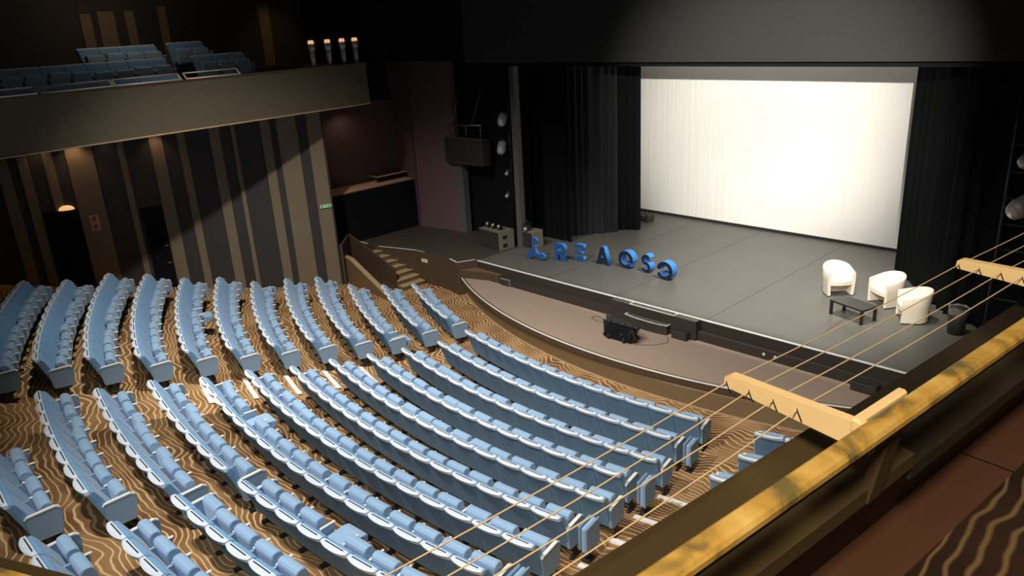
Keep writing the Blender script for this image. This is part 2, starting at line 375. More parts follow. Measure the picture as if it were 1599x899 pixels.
FR = [(-7.45, 0.02), (-7.8, -0.57), (-8.3, -0.45), (-9.0, -0.40), (-10.0, -0.48), (-10.8, -0.72), (-11.65, -1.0)]
ss = thing('side_stage', (0, 0, 0), 'brown side stage with curved front beside the stairs on the left', 'stage')
b = MB(); b.prism(FR+[(-12.15, -1.02), (-12.64, -1.02), (-12.64, 1.7), (-10.55, 2.0), (-10.2, 2.45), (-7.4, 2.45), (-7.4, 0.02)], -0.02, 1.1, 'wood_dark', mtop='side_stage'); b.build('stage_deck', ss)
def strip(b, pts, w_, z, m):
    for (x0, y0), (x1, y1) in zip(pts, pts[1:]):
        d = V(x1-x0, y1-y0, 0).normalized(); n = V(-d.y, d.x, 0)*w_/2; e = d*w_*0.3
        a = V(x0, y0, z)-e; c = V(x1, y1, z)+e
        b.prism([((a-n).x, (a-n).y), ((c-n).x, (c-n).y), ((c+n).x, (c+n).y), ((a+n).x, (a+n).y)], z-0.004, z+0.004, m)
b = MB(); strip(b, [(-7.55, 0.0), (-7.79, -0.54), (-8.28, -0.42)], 0.045, 1.104, 'white'); strip(b, [(-10.0, -0.46), (-10.8, -0.70), (-11.5, -0.93)], 0.04, 1.104, 'white')
strip(b, [(-9.6, -0.43), (-10.0, -0.46)], 0.03, 1.104, 'label'); strip(b, [(-12.15, -0.98), (-12.6, -0.98)], 0.05, 1.104, 'white')
b.build('edge_strip', ss)
b = MB(); b.box((-9.75, -0.475, 0.74), (-9.45, -0.425, 0.86), 'label', 0.01); tag(b.build('wall_plate'), 'small cream plate on the curved brown wall beside the stairs', 'plate')

# forestage (orchestra pit cover) with its curved front wall
def topc(x): return 11.859-math.sqrt(14.165**2-(x+0.687)**2)
def botc(x): return 13.087-math.sqrt(15.368**2-(x+0.154)**2)
XS = [-7.79+15.6*i/72 for i in range(73)]
fs_ = thing('forestage', (0, 0, 0), 'lens shaped forestage covered in dusty brown carpet before the stage', 'stage')
b = MB(); b.grid([[(x, topc(x)+.02, 0.60) for x in XS], [(max(x, -7.5), 0.0 if x > -7.5 else -0.1, 0.60) for x in XS]], 'apron', smooth=False)
b.grid([[(x, topc(x)+.02, 0.45) for x in XS], [(max(x, -7.5), 0.0 if x > -7.5 else -0.1, 0.45) for x in XS]], 'wood_dark', smooth=False); b.build('deck', fs_)
b = MB()
b.grid([[(x, botc(x)-.02, -0.02) for x in XS], [(x, topc(x)*.4+botc(x)*.6+.0, 0.38) for x in XS], [(x, topc(x)-.0, 0.42) for x in XS], [(x, topc(x)-.04, 0.46) for x in XS], [(x, topc(x)-.04, 0.60) for x in XS], [(x, topc(x)+.04, 0.60) for x in XS]], 'wood_mid', smooth=False)
b.build('curved_front', fs_)
b = MB(); b.grid([[(x, topc(x)-.045, 0.445) for x in XS], [(x, topc(x)-.05, 0.59) for x in XS], [(x, topc(x)-.03, 0.602) for x in XS]], 'wood_dark', smooth=False); b.build('lip', fs_)
b = MB(); b.grid([[(x, topc(x)-.052, 0.590) for x in XS], [(x, topc(x)-.052, 0.612) for x in XS], [(x, topc(x)-.018, 0.612) for x in XS], [(x, topc(x)-.018, 0.600) for x in XS]], 'white', smooth=False); b.build('edge_strip', fs_)
b = MB(); b.grid([[(x, botc(x)-.06, 0.0) for x in XS], [(x, botc(x)-.06, 0.03) for x in XS], [(x, botc(x)-.02, 0.03) for x in XS]], 'tan_line', smooth=False); b.build('skirting', fs_)
b = MB()
b.prism([(-7.74, -0.56), (-7.3, -0.36), (-6.75, -0.17), (-6.3, -0.16), (-6.3, 0.0), (-7.5, 0.0)], 0.58, 0.85, 'wood_dark', mtop='wood_mid'); b.build('corner_ledge', fs_)

# centre steps between forestage and stage
cs = thing('stage_steps', (0, 0, 0), 'dark stage steps with white outlined landings at the stage centre', 'steps')
b = MB(); b.prism([(-1.84, -0.23), (0.78, -0.23), (0.78, 0.0), (-1.84, 0.0)], 0.6, 1.098, 'stage_front', mtop='stage'); b.build('upper_landing', cs)
b = MB(); strip(b, [(-1.24, 0.0), (-1.24, -0.205), (0.13, -0.205), (0.13, 0.0)], 0.035, 1.104, 'white'); b.build('edge_strip', cs)
cur = [(-1.29, -0.36), (-0.95, -0.42), (-0.6, -0.44), (-0.25, -0.43), (0.04, -0.38)]
b = MB(); b.prism([(-1.29, -0.2)]+cur+[(0.04, -0.2)], 0.6, 0.85, 'stage_front', mtop='stage'); b.box((-1.78, -0.34, 0.6), (-1.29, -0.2, 0.85), 'stage_front'); b.build('lower_step', cs)
b = MB(); strip(b, [(-1.28, -0.22)]+[(x, y+.015) for x, y in cur]+[(0.03, -0.22)], 0.03, 0.855, 'white'); b.build('edge_strip', cs)

# left stairs with sloped side walls
sr = thing('side_stairs', (-10.6, -1.0, 0), 'brown stairs with pale treads rising to the side stage', 'stairs')
for i in range(7):
    z = 1.1-(i+1)*0.14; x0 = -11.65+i*0.29
    b = MB(); b.box((x0+10.6, -0.42, -0.0), (x0+10.6+.31, 0.62 if i < 6 else .5, z), 'wood_mid'); b.box((x0+10.6+.02, -0.42, z), (x0+10.6+.33, 0.5, z+.012), 'tan_line'); b.build('step', sr)
b = MB(); b.prism([(-3.1, -0.05), (0.66, -0.05), (0.66, 0.72), (-0.4, 1.05), (-1.35, 1.36), (-1.9, 1.50), (-3.1, 1.50)], -0.5, -0.42, 'wood_dark', axis='y'); b.build('side_wall', sr)
b = MB(); b.prism([(-0.93, -1.46), (-2.03, -0.42), (-1.97, -0.36), (-0.87, -1.40)], -0.05, 1.50, 'wood_dark'); b.build('end_wall', sr)
b = MB(); b.prism([(-11.47, -0.02), (-9.3, -0.02), (-9.4, 0.10), (-11.35, 0.98), (-11.6, 1.0), (-12.7, 0.98), (-12.7, -0.02)], -2.25, -2.1, 'wood_mid', axis='y'); tag(b.build('sloped_parapet'), 'lower sloping brown parapet beside the striped wall front end', 'parapet')
b = MB(); b.prism([(-12.7, 1.01), (-11.6, 1.03), (-11.35, 1.0), (-9.4, 0.13), (-9.4, 0.10), (-11.35, 0.97), (-11.6, 1.0), (-12.7, 0.98)], -2.26, -2.09, 'tan_line', axis='y')
b.build('cap', bpy.data.objects['sloped_parapet'])

# ------------------------------------------------------------------ projection screen and curtains
sc = thing('projection_screen', (-2.2, 8.1, 1.16), 'huge white projection screen brightly lit at the back of the stage', 'screen')
b = MB(); b.box((-6.0, 0, 0.03), (5.9, 0.03, 5.4), 'screen'); b.build('screen_sheet', sc)
b = MB(); b.box((-6.0, -0.02, -0.05), (5.9, 0.05, 0.03), 'drape_grey', 0.01); b.build('bottom_bar', sc)
def curtain(name, p0, p1, z0, z1, m, label, folds=14, amp=0.07, seed=0, parent=None):
    rnd = random.Random(seed); p0 = V(*p0, 0); p1 = V(*p1, 0); d = p1-p0; L = d.length; d.normalize(); n = V(-d.y, d.x, 0)
    N = max(60, folds*10); ph = [rnd.uniform(-.5, .5) for _ in range(folds+2)]
    def prof(t, k):
        u = t*folds; i = int(u); f = u-i; a = 0.55+0.9*abs(ph[min(i, folds)])
        return amp*a*(math.sin(2*PI*(u+0.25*math.sin(u*1.7+seed)))*(0.75+0.25*k))
    rows = []
    zs = [z0, z0+0.3*(z1-z0), z0+.7*(z1-z0), z1]
    for k, z in enumerate(zs):
        rows.append([p0+d*(L*t/N)+n*prof(t/N, 1-k/4)+V(0, 0, z) for t in range(N+1)])
    back = [[p-n*0.012 for p in r] for r in rows]
    b = MB(); b.grid(rows, m); b.grid(back, m)
    for a in (0, -1): b.grid([[r[a] for r in rows], [r[a] for r in back]], m, smooth=False)
    b.grid([rows[0], back[0]], m, smooth=False)
    return tag(b.build(name), label, 'curtain', 'stage masking curtains')
curtain('stage_curtain', (-8.7, 3.3), (-6.3, 3.3), 1.1, 7.6, 'drape', 'black masking curtain nearest the grey column at stage left', 9, .03, 1)
curtain('stage_curtain', (-7.0, 3.55), (-5.85, 5.25), 1.1, 7.6, 'drape_grey', 'folded curtain coloured lit grey behind the blue letters, second from the column', 7, .075, 2)
curtain('stage_curtain', (-6.2, 5.3), (-5.36, 5.85), 1.1, 7.6, 'drape', 'black curtain touching the left edge of the white screen', 3, .05, 3)
curtain('stage_curtain', (2.95, 6.46), (4.3, 4.75), 1.1, 7.6, 'drape', 'smooth black curtain touching the right edge of the white screen', 4, .015, 4)
curtain('stage_curtain', (4.3, 4.6), (5.3, 3.6), 1.1, 7.6, 'drape', 'black folded curtain directly behind the armchair nearest the bin', 5, .08, 5)
curtain('stage_curtain', (5.25, 3.45), (9.4, 2.9), 1.1, 7.6, 'drape', 'wide black curtain behind the grey bin at the right side', 9, .09, 6)

# ------------------------------------------------------------------ theatre seats
def loft(b, rows, m, smooth=False, caps=True):
    b.grid([list(r)+[r[0]] for r in rows], m, smooth=smooth)
    if caps: b.poly(rows[0], m); b.poly(list(rows[-1])[::-1], m)
def seat_backrest(parent):
    n = 10
    def ring(z, y0, bul, y1, wd, bf=0.0):
        """closed outline at height z: rear edge bulging backwards, front edge straight"""
        pts = []
        for i in range(n+1):
            x = -wd+2*wd*i/n; c = 1-abs(x/wd)**2.4; pts.append((x, y0-bul*c, z))
        for i in range(n+1):
            x = wd-2*wd*i/n; c = 1-abs(x/wd)**2.4; pts.append((x, y1+bf*c, z))
        return pts
    b = MB()
    loft(b, [ring(0.20, 0.235, 0.0, .27, .262), ring(0.50, 0.13, .010, .17, .263), ring(0.74, 0.045, .028, .10, .263), ring(0.815, 0.012, 0.040, .06, 0.262)], 'seat_shell')
    sh = b.build('back_shell', parent)
    b = MB()
    loft(b, [ring(0.815, 0.006, 0.046, .058, .262), ring(.868, -.006, .056, .060, .256), ring(.884, .004, .042, .050, .232)], 'seat_cap')
    b.build('top_band', sh)
    b = MB(); b.box((-0.185, 0.014, 0.86), (0.185, 0.032, 0.8868), 'groove'); b.build('groove', sh)
    prof = [(0.05, 0.78), (0.055, 0.835), (0.075, 0.858), (0.11, 0.85), (0.14, 0.815), (0.21, 0.68), (0.30, 0.50), (0.37, 0.36), (0.33, 0.30), (0.26, 0.30)]
    b = MB(); rows = []
    for x, k in ((-.258, .0), (-.236, 1.0), (.236, 1.0), (.258, 0.0)):
        rows.append([(x, y if k else y*.80+.035, z-(0 if k else .02)) for y, z in prof])
    loft(b, rows, 'seat_front'); b.build('back_pad', parent)
    return sh
def cushion(parent, down=False, name='seat_cushion', dz=0.0, dy=0.0):
    b = MB()
    if not down:
        prof = [(0.39, 0.28), (0.355, 0.46), (0.325, 0.62), (0.33, 0.665), (0.355, 0.695), (0.40, 0.708), (0.45, 0.70), (0.485, 0.67), (0.50, 0.60), (0.52, 0.46), (0.52, 0.32), (0.49, 0.27)]
    else:
        prof = [(0.30, 0.34), (0.30, 0.43), (0.34, 0.455), (0.70, 0.475), (0.77, 0.46), (0.80, 0.42), (0.79, 0.35), (0.74, 0.31), (0.36, 0.31)]
    cy = sum(p[0] for p in prof)/len(prof); cz = sum(p[1] for p in prof)/len(prof)
    rows = []
    for x, k in ((-0.212, .82), (-0.203, .95), (-0.188, 1), (0.188, 1), (0.203, .95), (0.212, .82)):
        rows.append([(x, cy+(y-cy)*k+dy*(z-.3)*3, cz+(z-cz)*(.5+.5*k)+dz) for y, z in prof])
    loft(b, rows, 'seat_cushion')
    return b.build(name, parent)
def side(parent, x, end=False):
    b = MB(); g = 1 if x > 0 else -1
    if end: b.prism([(0.17, 0.56), (0.20, 0.585), (0.55, 0.60), (0.60, 0.57), (0.62, 0.50), (0.58, 0.22), (0.54, 0.19), (0.24, 0.19), (0.20, 0.22)], x-.02, x+.025, 'seat_side', axis='x')
    else: b.prism([(0.26, 0.55), (0.54, 0.56), (0.57, 0.52), (0.50, 0.24), (0.30, 0.24)], x-.02, x+.02, 'seat_side', axis='x')
    p = b.build('end_panel' if end else 'armrest', parent)
    b = MB()
    if end: b.prism([(0.17, 0.565), (0.20, 0.60), (0.55, 0.62), (0.61, 0.585), (0.60, 0.57), (0.55, 0.60), (0.20, 0.585)], x-.026, x+.031, 'arm', axis='x')
    else: b.box((x-.022, 0.34, 0.56), (x+.022, 0.60, 0.585), 'arm', 0.01)
    b.build('arm_pad', p)
    b = MB(); b.box((x-.02, 0.34, 0.0), (x+.02, 0.41, 0.26), 'black'); b.box((x-.03, 0.25, -0.03), (x+.03, 0.50, 0.02), 'black', 0.006); b.build('leg', parent)
    return p
def make_seat(kind):
    """kind: mid, left (aisle panel on -x), right (panel on +x), open (cushion lowered)"""
    t = thing('theatre_seat', (0, 0, -50), 'x', 'seat')
    seat_backrest(t); cushion(t, 'open' in kind, dz={'1': -.035, '2': .02}.get(kind[-1], 0), dy={'1': .045, '2': -.01}.get(kind[-1], 0))
    side(t, -0.27, 'left' in kind)
    if 'right' in kind: side(t, 0.27, True)
    return t
PROTO = {}
USED = set()
ORD = ['first', 'second', 'third', 'fourth', 'fifth', 'sixth', 'seventh', 'eighth', 'ninth', 'tenth', 'eleventh', 'twelfth', 'thirteenth',
       'fourteenth', 'fifteenth', 'sixteenth', 'seventeenth', 'eighteenth', 'nineteenth', 'twentieth']
SR = random.Random(11)
def place_seat(kind, loc, rz, label, group, scale=None):
    kind += SR.choice(['', '', '1', '2']) if 'open' not in kind else ''
    if kind not in PROTO: PROTO[kind] = make_seat(kind)
    o = PROTO[kind]
    if kind in USED: o = copy_tree(o)
    USED.add(kind)
    o.location = loc; o.rotation_euler = (0, 0, rz); o['label'] = label; o['group'] = group
    return o
PITCH_M = 0.54
def seat_row(k, start, n, block, side_word, idx0=0, first_end=True, last_end=True, opened=()):
    for i in range(n):
        th = start+math.degrees(i*PITCH_M/CAPR[k])
        p = pol(CAPR[k], th, FLZ[k])
        kind = 'mid'
        if i == 0 and first_end: kind = 'left'
        if i == n-1 and last_end: kind = 'right' if kind == 'mid' else 'leftright'
        if i in opened: kind = 'open'+kind
        j = idx0+i
        open_w = 'with lowered cushion, ' if i in opened else ''
        lab = 'blue folding seat %s%s from %s, %s row from stage, %s' % (open_w, ORD[j], side_word, ORD[k], block)
        place_seat(kind, p, math.radians(th+90), lab, 'blue folding seats in the '+block)
# centre block
for k, start, n in [(0, -101.6, 13), (1, -101.1, 13), (2, -101.1, 14), (3, -100.75, 14), (4, -100.8, 15), (5, -100.5, 15)]:
    seat_row(k, start, n, 'centre block', 'left aisle')
seat_row(6, -100.5, 6, 'centre block', 'left aisle', last_end=False); seat_row(6, -92.58, 10, 'centre block', 'left aisle', 6, first_end=False)
seat_row(7, -100.1, 9, 'centre block', 'left aisle', last_end=False, opened=(3,)); seat_row(7, -88.57, 7, 'centre block', 'left aisle', 9, first_end=False)
seat_row(8, -100.0, 8, 'centre block', 'left aisle'); seat_row(8, -89.12, 7, 'centre block', 'left aisle', 8, last_end=False, opened=(3,))
seat_row(9, -99.6, 8, 'centre block', 'left aisle'); seat_row(9, -89.3, 5, 'centre block', 'left aisle', 8, last_end=False)
seat_row(10, -100.1, 8, 'centre block', 'left aisle'); seat_row(10, -88.85, 4, 'centre block', 'left aisle', 8, last_end=False)
seat_row(11, -95.6, 4, 'centre block', 'left aisle', 3, first_end=False); seat_row(11, -89.25, 2, 'centre block', 'left aisle', 7, last_end=False)
# left block, counted from the wide aisle end
LB = [(0, -106.98, 6, ()), (1, -106.85, 7, ()), (2, -106.31, 8, (7,)), (3, -105.95, 10, ()), (4, -105.9, 10, ()), (5, -105.65, 10, ()),
      (6, -105.3, 11, ()), (7, -105.2, 11, (4,)), (8, -104.5, 12, ()), (9, -104.6, 12, ()), (10, -104.8, 11, ()), (11, -104.6, 11, ())]
for k, end, n, op in LB:
    start = end-math.degrees((n-1)*PITCH_M/CAPR[k])
    # far rows near the frame edge: keep the seats the photo shows
    if k == 11: n -= 0
    for i in range(n):
        th = start+math.degrees(i*PITCH_M/CAPR[k]); j = n-1-i
        kind = 'right' if j == 0 else ('left' if i == 0 else 'mid')
        ow = ''
        if i in op: kind = 'open'+kind; ow = 'with lowered cushion, '
        place_seat(kind, pol(CAPR[k], th, FLZ[k]), math.radians(th+90),
                   'blue folding seat %s%s from its aisle, %s row from stage, left block' % (ow, ORD[j], ORD[k]), 'blue folding seats in the left block')
# right block, mostly behind the balcony front
for k, start, n in [(0, -75.4, 3), (1, -75.6, 2), (2, -76.2, 2)]:
    seat_row(k, start, n, 'right block', 'right aisle')
# tip-up jump seats on the aisle end of every second row
def jump_seat(loc, rz, label):
    t = thing('jump_seat', loc, label, 'seat', 'folded jump seats on the right aisle', rz)
    b = MB(); b.box((-0.05, 0.24, 0.22), (-0.005, 0.60, 0.66), 'seat_side', 0.02); b.build('backrest', t)
    b = MB(); b.box((0.01, 0.24, 0.20), (0.085, 0.60, 0.64), 'seat_cushion', 0.03, seg=2); b.build('seat_cushion', t)
    b = MB(); b.box((0.09, 0.22, 0.20), (0.12, 0.62, 0.65), 'seat_side', 0.01); b.build('end_panel', t)
    b = MB(); b.box((0.0, 0.38, 0.0), (0.05, 0.44, 0.24), 'black'); b.box((-0.04, 0.32, -0.03), (0.1, 0.50, 0.02), 'black', 0.006); b.build('leg', t)
for k, n in ((1, 13), (3, 14), (5, 15), (7, 16)):
    th = {1: -81.05, 3: -80.94, 5: -81.0, 7: -80.88}[k]+math.degrees(0.44/CAPR[k])
    jump_seat(pol(CAPR[k], th, FLZ[k]), math.radians(th+90), 'folded blue jump seat at the right aisle end of the %s seat row' % ORD[k])

# white nosing strips in the aisles
def nosing(k, a0, a1, label, grp):
    R = CAPR[k]-0.2; z = fz(R)+0.012; b = MB(); n = 8
    ths = [a0+(a1-a0)*i/n for i in range(n+1)]
    zz0 = fz(R-.055)+.03; zz1 = fz(R+.055)+.03
    b.grid([[pol(R-.055, t, zz0-.03) for t in ths], [pol(R-.055, t, zz0) for t in ths], [pol(R+.055, t, zz1) for t in ths], [pol(R+.055, t, zz1-.03) for t in ths]], 'white', smooth=False)
    tag(b.build('step_nosing'), label, 'nosing strip', grp)
for k in range(3, 11):
    nosing(k, -105.0 if k < 8 else -103.6, -101.9 if k < 8 else -101.3, 'white step nosing in the left aisle beside the %s seat row' % ORD[k], 'white step nosings in the left aisle')
for k in range(2, 7):
    nosing(k, -79.9, -76.6, 'white step nosing in the right aisle beside the %s seat row' % ORD[k], 'white step nosings in the right aisle')
for i, (k, a) in enumerate([(8, -90.2), (9, -90.0), (9, -89.4), (10, -90.3), (8, -89.9)]):
    p = pol(CAPR[k]+(-.5, .25, -.55, -.45, .3)[i], a, 0); R = (p-V(CX, CY, 0)).length
    b = MB(); b.box((-.06, -.035, 0), (.06, .035, .02), 'white', .008)
    o = b.build('floor_marker', loc=(p.x, p.y, fz(R)+.005)); o.rotation_euler = (0, 0, math.radians(a+90+20))
    tag(o, ['white aisle marker by the ninth row of the centre block', 'white aisle marker behind the tenth row of the centre block', 'white aisle marker in front of the tenth centre row',
            'white aisle marker in front of the eleventh centre row', 'white aisle marker behind the ninth centre row gap'][i], 'floor marker', 'white markers in the narrow middle aisle')

# ------------------------------------------------------------------ stage letters
def arc(cx, cz, r, a0, a1, n=20): return [(cx+r*math.cos(math.radians(a0+(a1-a0)*i/n)), cz+r*math.sin(math.radians(a0+(a1-a0)*i/n))) for i in range(n+1)]
def offset_stroke(path, wd):
    L, R = [], []
    for i, p in enumerate(path):
        a = path[max(i-1, 0)]; c = path[min(i+1, len(path)-1)]; dx, dz = c[0]-a[0], c[1]-a[1]; l = math.hypot(dx, dz)
        nx, nz = -dz/l*wd/2, dx/l*wd/2; L.append((p[0]+nx, p[1]+nz)); R.append((p[0]-nx, p[1]-nz))
    return L+R[::-1]
def letter(loc, rz, label, parts, depth, face='letter_face'):
    t = thing('stage_letter', loc, label, 'letter', 'blue standing letters on the stage', rz)
    for nm, spl in parts:
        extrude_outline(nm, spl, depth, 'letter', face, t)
LR = math.radians
# tripod emblem: a tall arm with a disc and a wide three lobed foot
tri = [(-.33, .02), (-.24, .0), (-.16, .03), (-.10, .10), (0.0, .14), (.10, .10), (.16, .05), (.24, .02), (.33, .05), (.36, .14), (.31, .22), (.22, .25), (.14, .21), (.06, .23),
       (.02, .30), (.0, .42), (.01, .52), (-.07, .52), (-.06, .42), (-.12, .40), (-.20, .36), (-.24, .24), (-.32, .16), (-.36, .08)]
letter((-5.93, 1.17, 1.1), LR(8), 'blue three-armed emblem standing left of the letters', [('foot', [tri]), ('disc', [arc(-.025, .62, .105, 0, 345, 22)])], 0.10)
Rr = [(-.20, 0), (-.20, .56), (.04, .56), (.14, .53), (.19, .46), (.20, .38), (.16, .29), (.08, .25), (.20, 0), (.08, 0), (-.03, .22), (-.09, .22), (-.09, 0)]
Rh = [(-.09, .33), (.03, .33), (.085, .36), (.085, .43), (.03, .46), (-.09, .46)]
letter((-5.22, 1.56, 1.1), LR(5), 'blue standing letter R beside the three-armed emblem', [('letter_body', [Rr, Rh])], 0.14)
letter((-4.72, 1.88, 1.1), LR(5), 'blue standing letter E made of three separate bars', [
    ('bar', [[(-.18, .45), (.10, .45), (.10, .39), (.18, .39), (.18, .55), (-.18, .55)]]), ('bar', [[(-.15, .22), (.12, .22), (.12, .33), (-.15, .33)]]),
    ('bar', [[(-.18, 0), (.18, 0), (.18, .16), (.10, .16), (.10, .10), (-.18, .10)]])], 0.15)
Aa = [(-.24, 0), (-.06, .56), (.06, .56), (.24, 0), (.12, 0), (.085, .11), (-.085, .11), (-.12, 0)]
Ah = [(-.05, .22), (.05, .22), (0, .42)]
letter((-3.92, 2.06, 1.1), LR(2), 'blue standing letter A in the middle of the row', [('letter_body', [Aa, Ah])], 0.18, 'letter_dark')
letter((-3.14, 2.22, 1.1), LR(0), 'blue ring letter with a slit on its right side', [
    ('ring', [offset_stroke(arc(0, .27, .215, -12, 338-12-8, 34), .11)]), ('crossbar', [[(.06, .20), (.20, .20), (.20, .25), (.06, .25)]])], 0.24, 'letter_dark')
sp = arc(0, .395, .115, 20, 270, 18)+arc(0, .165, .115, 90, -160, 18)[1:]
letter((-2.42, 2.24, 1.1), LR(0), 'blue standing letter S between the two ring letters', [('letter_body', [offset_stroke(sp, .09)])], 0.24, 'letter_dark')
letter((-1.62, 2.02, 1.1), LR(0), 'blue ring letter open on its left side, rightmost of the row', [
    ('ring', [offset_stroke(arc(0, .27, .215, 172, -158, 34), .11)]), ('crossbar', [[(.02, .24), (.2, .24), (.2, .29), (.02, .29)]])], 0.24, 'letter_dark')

# ------------------------------------------------------------------ armchairs, table, bin
def armchair(loc, rz, label):
    t = thing('tub_armchair', loc, label, 'armchair', 'cream tub armchairs on the stage', rz)
    r, th = 0.35, 0.075; path = []
    for y in (0.30, 0.2, 0.1, 0.0): path.append(((-r, y), (1, 0)))
    for i in range(1, 16): a = PI+PI*i/16; path.append(((r*math.cos(a), r*math.sin(a)), (-math.cos(a), -math.sin(a))))
    for y in (0.0, .1, .2, .30): path.append(((r, y), (-1, 0)))
    n = len(path); b = MB(); rows = []
    for i, ((x, y), (nx, ny)) in enumerate(path):
        u = abs(i-(n-1)/2)/((n-1)/2); h = 0.79-0.16*u**1.6; fl = 0.045*(1-u)
        ox, oy = x-nx*fl*.8, y-ny*fl*.8
        rows.append([(x*.94, y if y > 0 else y*.94, 0.03), (x, y, 0.4), (ox, oy, h-.03), (ox+nx*.012, oy+ny*.012, h-.006), (ox+nx*th*.5, oy+ny*th*.5, h), (ox+nx*(th-.012), oy+ny*(th-.012), h-.006), (ox+nx*th, oy+ny*th, h-.03), (x+nx*th, y+ny*th, 0.4), (x*.94+nx*th, (y if y > 0 else y*.94)+ny*th, 0.03)])
    b.grid(rows, 'cream_leather'); b.poly(rows[0], 'cream_leather'); b.poly(rows[-1][::-1], 'cream_leather')
    b.build('tub_shell', t)
    b = MB(); pts = [(-.275, .30), (-.275, 0)]+[(.275*math.cos(PI+PI*i/12), .275*math.sin(PI+PI*i/12)) for i in range(1, 12)]+[(.275, 0), (.275, .30)]+[(.15, .325), (0, .335), (-.15, .325)]
    b.grid([[(x, y, .30) for x, y in pts]+[(pts[0][0], pts[0][1], .30)], [(x, y, .41) for x, y in pts]+[(pts[0][0], pts[0][1], .41)], [(x*.95, y*.95, .44) for x, y in pts]+[(pts[0][0]*.95, pts[0][1]*.95, .44)]], 'cream_leather', smooth=False)
    b.poly([(x*.95, y*.95, .44) for x, y in pts], 'cream_leather'); b.poly([(x, y, .30) for x, y in pts][::-1], 'cream_leather')
    b.build('seat_cushion', t)
    b = MB(); b.box((-.27, -.06, .03), (.27, -.03, .30), 'cream_leather'); b.build('front_panel', t)
    for x, y in ((-.29, .24), (.29, .24), (-.2, -.22), (.2, -.22)):
        b = MB(); b.tube([(x, y, 0), (x, y, .05)], .02, 'black', 8); b.build('foot', t)
armchair((2.48, 3.70, 1.1), LR(-135), 'cream tub armchair on the left behind the black table')
armchair((3.78, 3.65, 1.1), LR(148), 'cream tub armchair in the middle of the three')
armchair((4.62, 2.94, 1.1), LR(120), 'cream tub armchair on the right seen from its side')
tb = thing('coffee_table', (3.5, 2.28, 1.1), 'low black rectangular coffee table in front of the armchairs', 'table', rz=LR(-17))
b = MB(); b.box((-.47, -.27, .33), (.47, .27, .375), 'table', .006); b.build('tabletop', tb)
for x in (-.43, .43):
    for y in (-.23, .23):
        b = MB(); b.box((x-.03, y-.03, 0), (x+.03, y+.03, .33), 'table', .004); b.build('leg', tb)
bn = thing('waste_bin', (5.62, 2.72, 1.1), 'dark cylindrical waste bin by the right stage curtain', 'bin')
b = MB(); b.tube([(0, 0, 0), (0, 0, .6)], [.17, .20], 'bin', 20); b.build('bin_body', bn)
b = MB(); rows = []
for z, r_ in ((.48, .205), (.60, .208), (.625, .215), (.61, .19), (.45, .12)):
    rows.append([(r_*(1+.04*math.sin(5*a)+.03*math.sin(11*a))*math.cos(a), r_*(1+.04*math.sin(5*a))*math.sin(a), z+.012*math.sin(7*a)) for a in [2*PI*i/40 for i in range(40)]])
b.grid(rows, 'bag', closed=True); b.build('bin_liner', bn)

# ------------------------------------------------------------------ small things on forestage
def box_thing(name, lo, hi, m, label, cat, group=None, detail=None):
    c = ((lo[0]+hi[0])/2, (lo[1]+hi[1])/2, lo[2]); t = thing(name, c, label, cat, group)
    h = [(hi[i]-lo[i])/2 for i in range(2)]; H = hi[2]-lo[2]
    b = MB(); b.box((-h[0], -h[1], 0), (h[0], h[1], H), m, .012); b.build('cabinet', t)
    b = MB(); b.box((-h[0]+.02, -h[1]-.006, .02), (h[0]-.02, -h[1], H-.02), 'speaker'); b.build('grille', t)
    return t
box_thing('stage_speaker', (-6.18, -0.22, .6), (-5.76, 0.02-.17, .82), 'speaker_tan', 'small brown fill speaker at the left end of the forestage', 'speaker')
t = box_thing('stage_monitor', (.2, -0.42, .6), (.63, -0.24, .80), 'speaker', 'small black fill speaker right of the white edged steps', 'speaker')
box_thing('stage_monitor', (4.62, -0.42, .6), (5.15, -0.18, .80), 'speaker', 'black fill speaker at the right end of the forestage', 'speaker')
for i, (x, lab) in enumerate(((2.55, 'small pale socket on the stage front, left of the pair'), (2.83, 'small cream socket on the stage front, right of the pair'))):
    b = MB(); b.box((x-.035, -0.185, .70), (x+.035, -0.16, .76), 'label', .005); tag(b.build('wall_socket'), lab, 'socket', 'sockets on the stage front')
# folded black equipment trolley
tr = thing('equipment_trolley', (-0.72, -1.28, .6), 'folded black equipment trolley lying on the forestage carpet', 'trolley', rz=LR(3))
b = MB(); mx = Matrix.Translation((0, .14, .33)) @ Matrix.Rotation(LR(-28), 4, 'X')
b.prism([(-.56, .16), (-.50, -.04), (.36, -.10), (.44, .02), (.40, .06)], -.02, .03, 'black', axis='y'); [setattr(v, 'co', mx @ v.co) for v in b.bm.verts]; b.build('top_board', tr)
b = MB(); b.prism([(-.16, .06), (.18, .06), (.12, .34), (-.02, .36)], -.40, .40, 'black_wall', axis='x'); b.build('folded_body', tr)
b = MB()
for x in (-.42, -.2, .02, .24, .42):
    b.tube([(x, -.08, .08), (x+.05, .16, .38)], .02, 'black', 6); b.tube([(x-.06, .16, .08), (x+.08, -.04, .34)], .018, 'black', 6)
b.tube([(-.46, -.08, .08), (.46, -.08, .08)], .022, 'black', 6); b.tube([(-.46, .18, .08), (.46, .18, .08)], .022, 'black', 6)
b.tube([(-.44, .02, .3), (.46, .0, .28)], .02, 'black', 6); b.build('tube_frame', tr)
b = MB(); b.prism([(-.48, .08), (-.36, .06), (-.40, .40), (-.50, .44)], -.02, .01, 'black', axis='y'); b.prism([(.38, .06), (.52, .10), (.44, .36), (.30, .34)], -.06, -.03, 'black', axis='y'); b.build('side_plate', tr)
for x, y in ((-.25, -.12), (.22, -.14), (.40, .12), (-.42, .16)):
    b = MB(); b.tube([(x-.02, y, .075), (x+.02, y, .075)], .075, 'black', 14); b.build('wheel', tr)
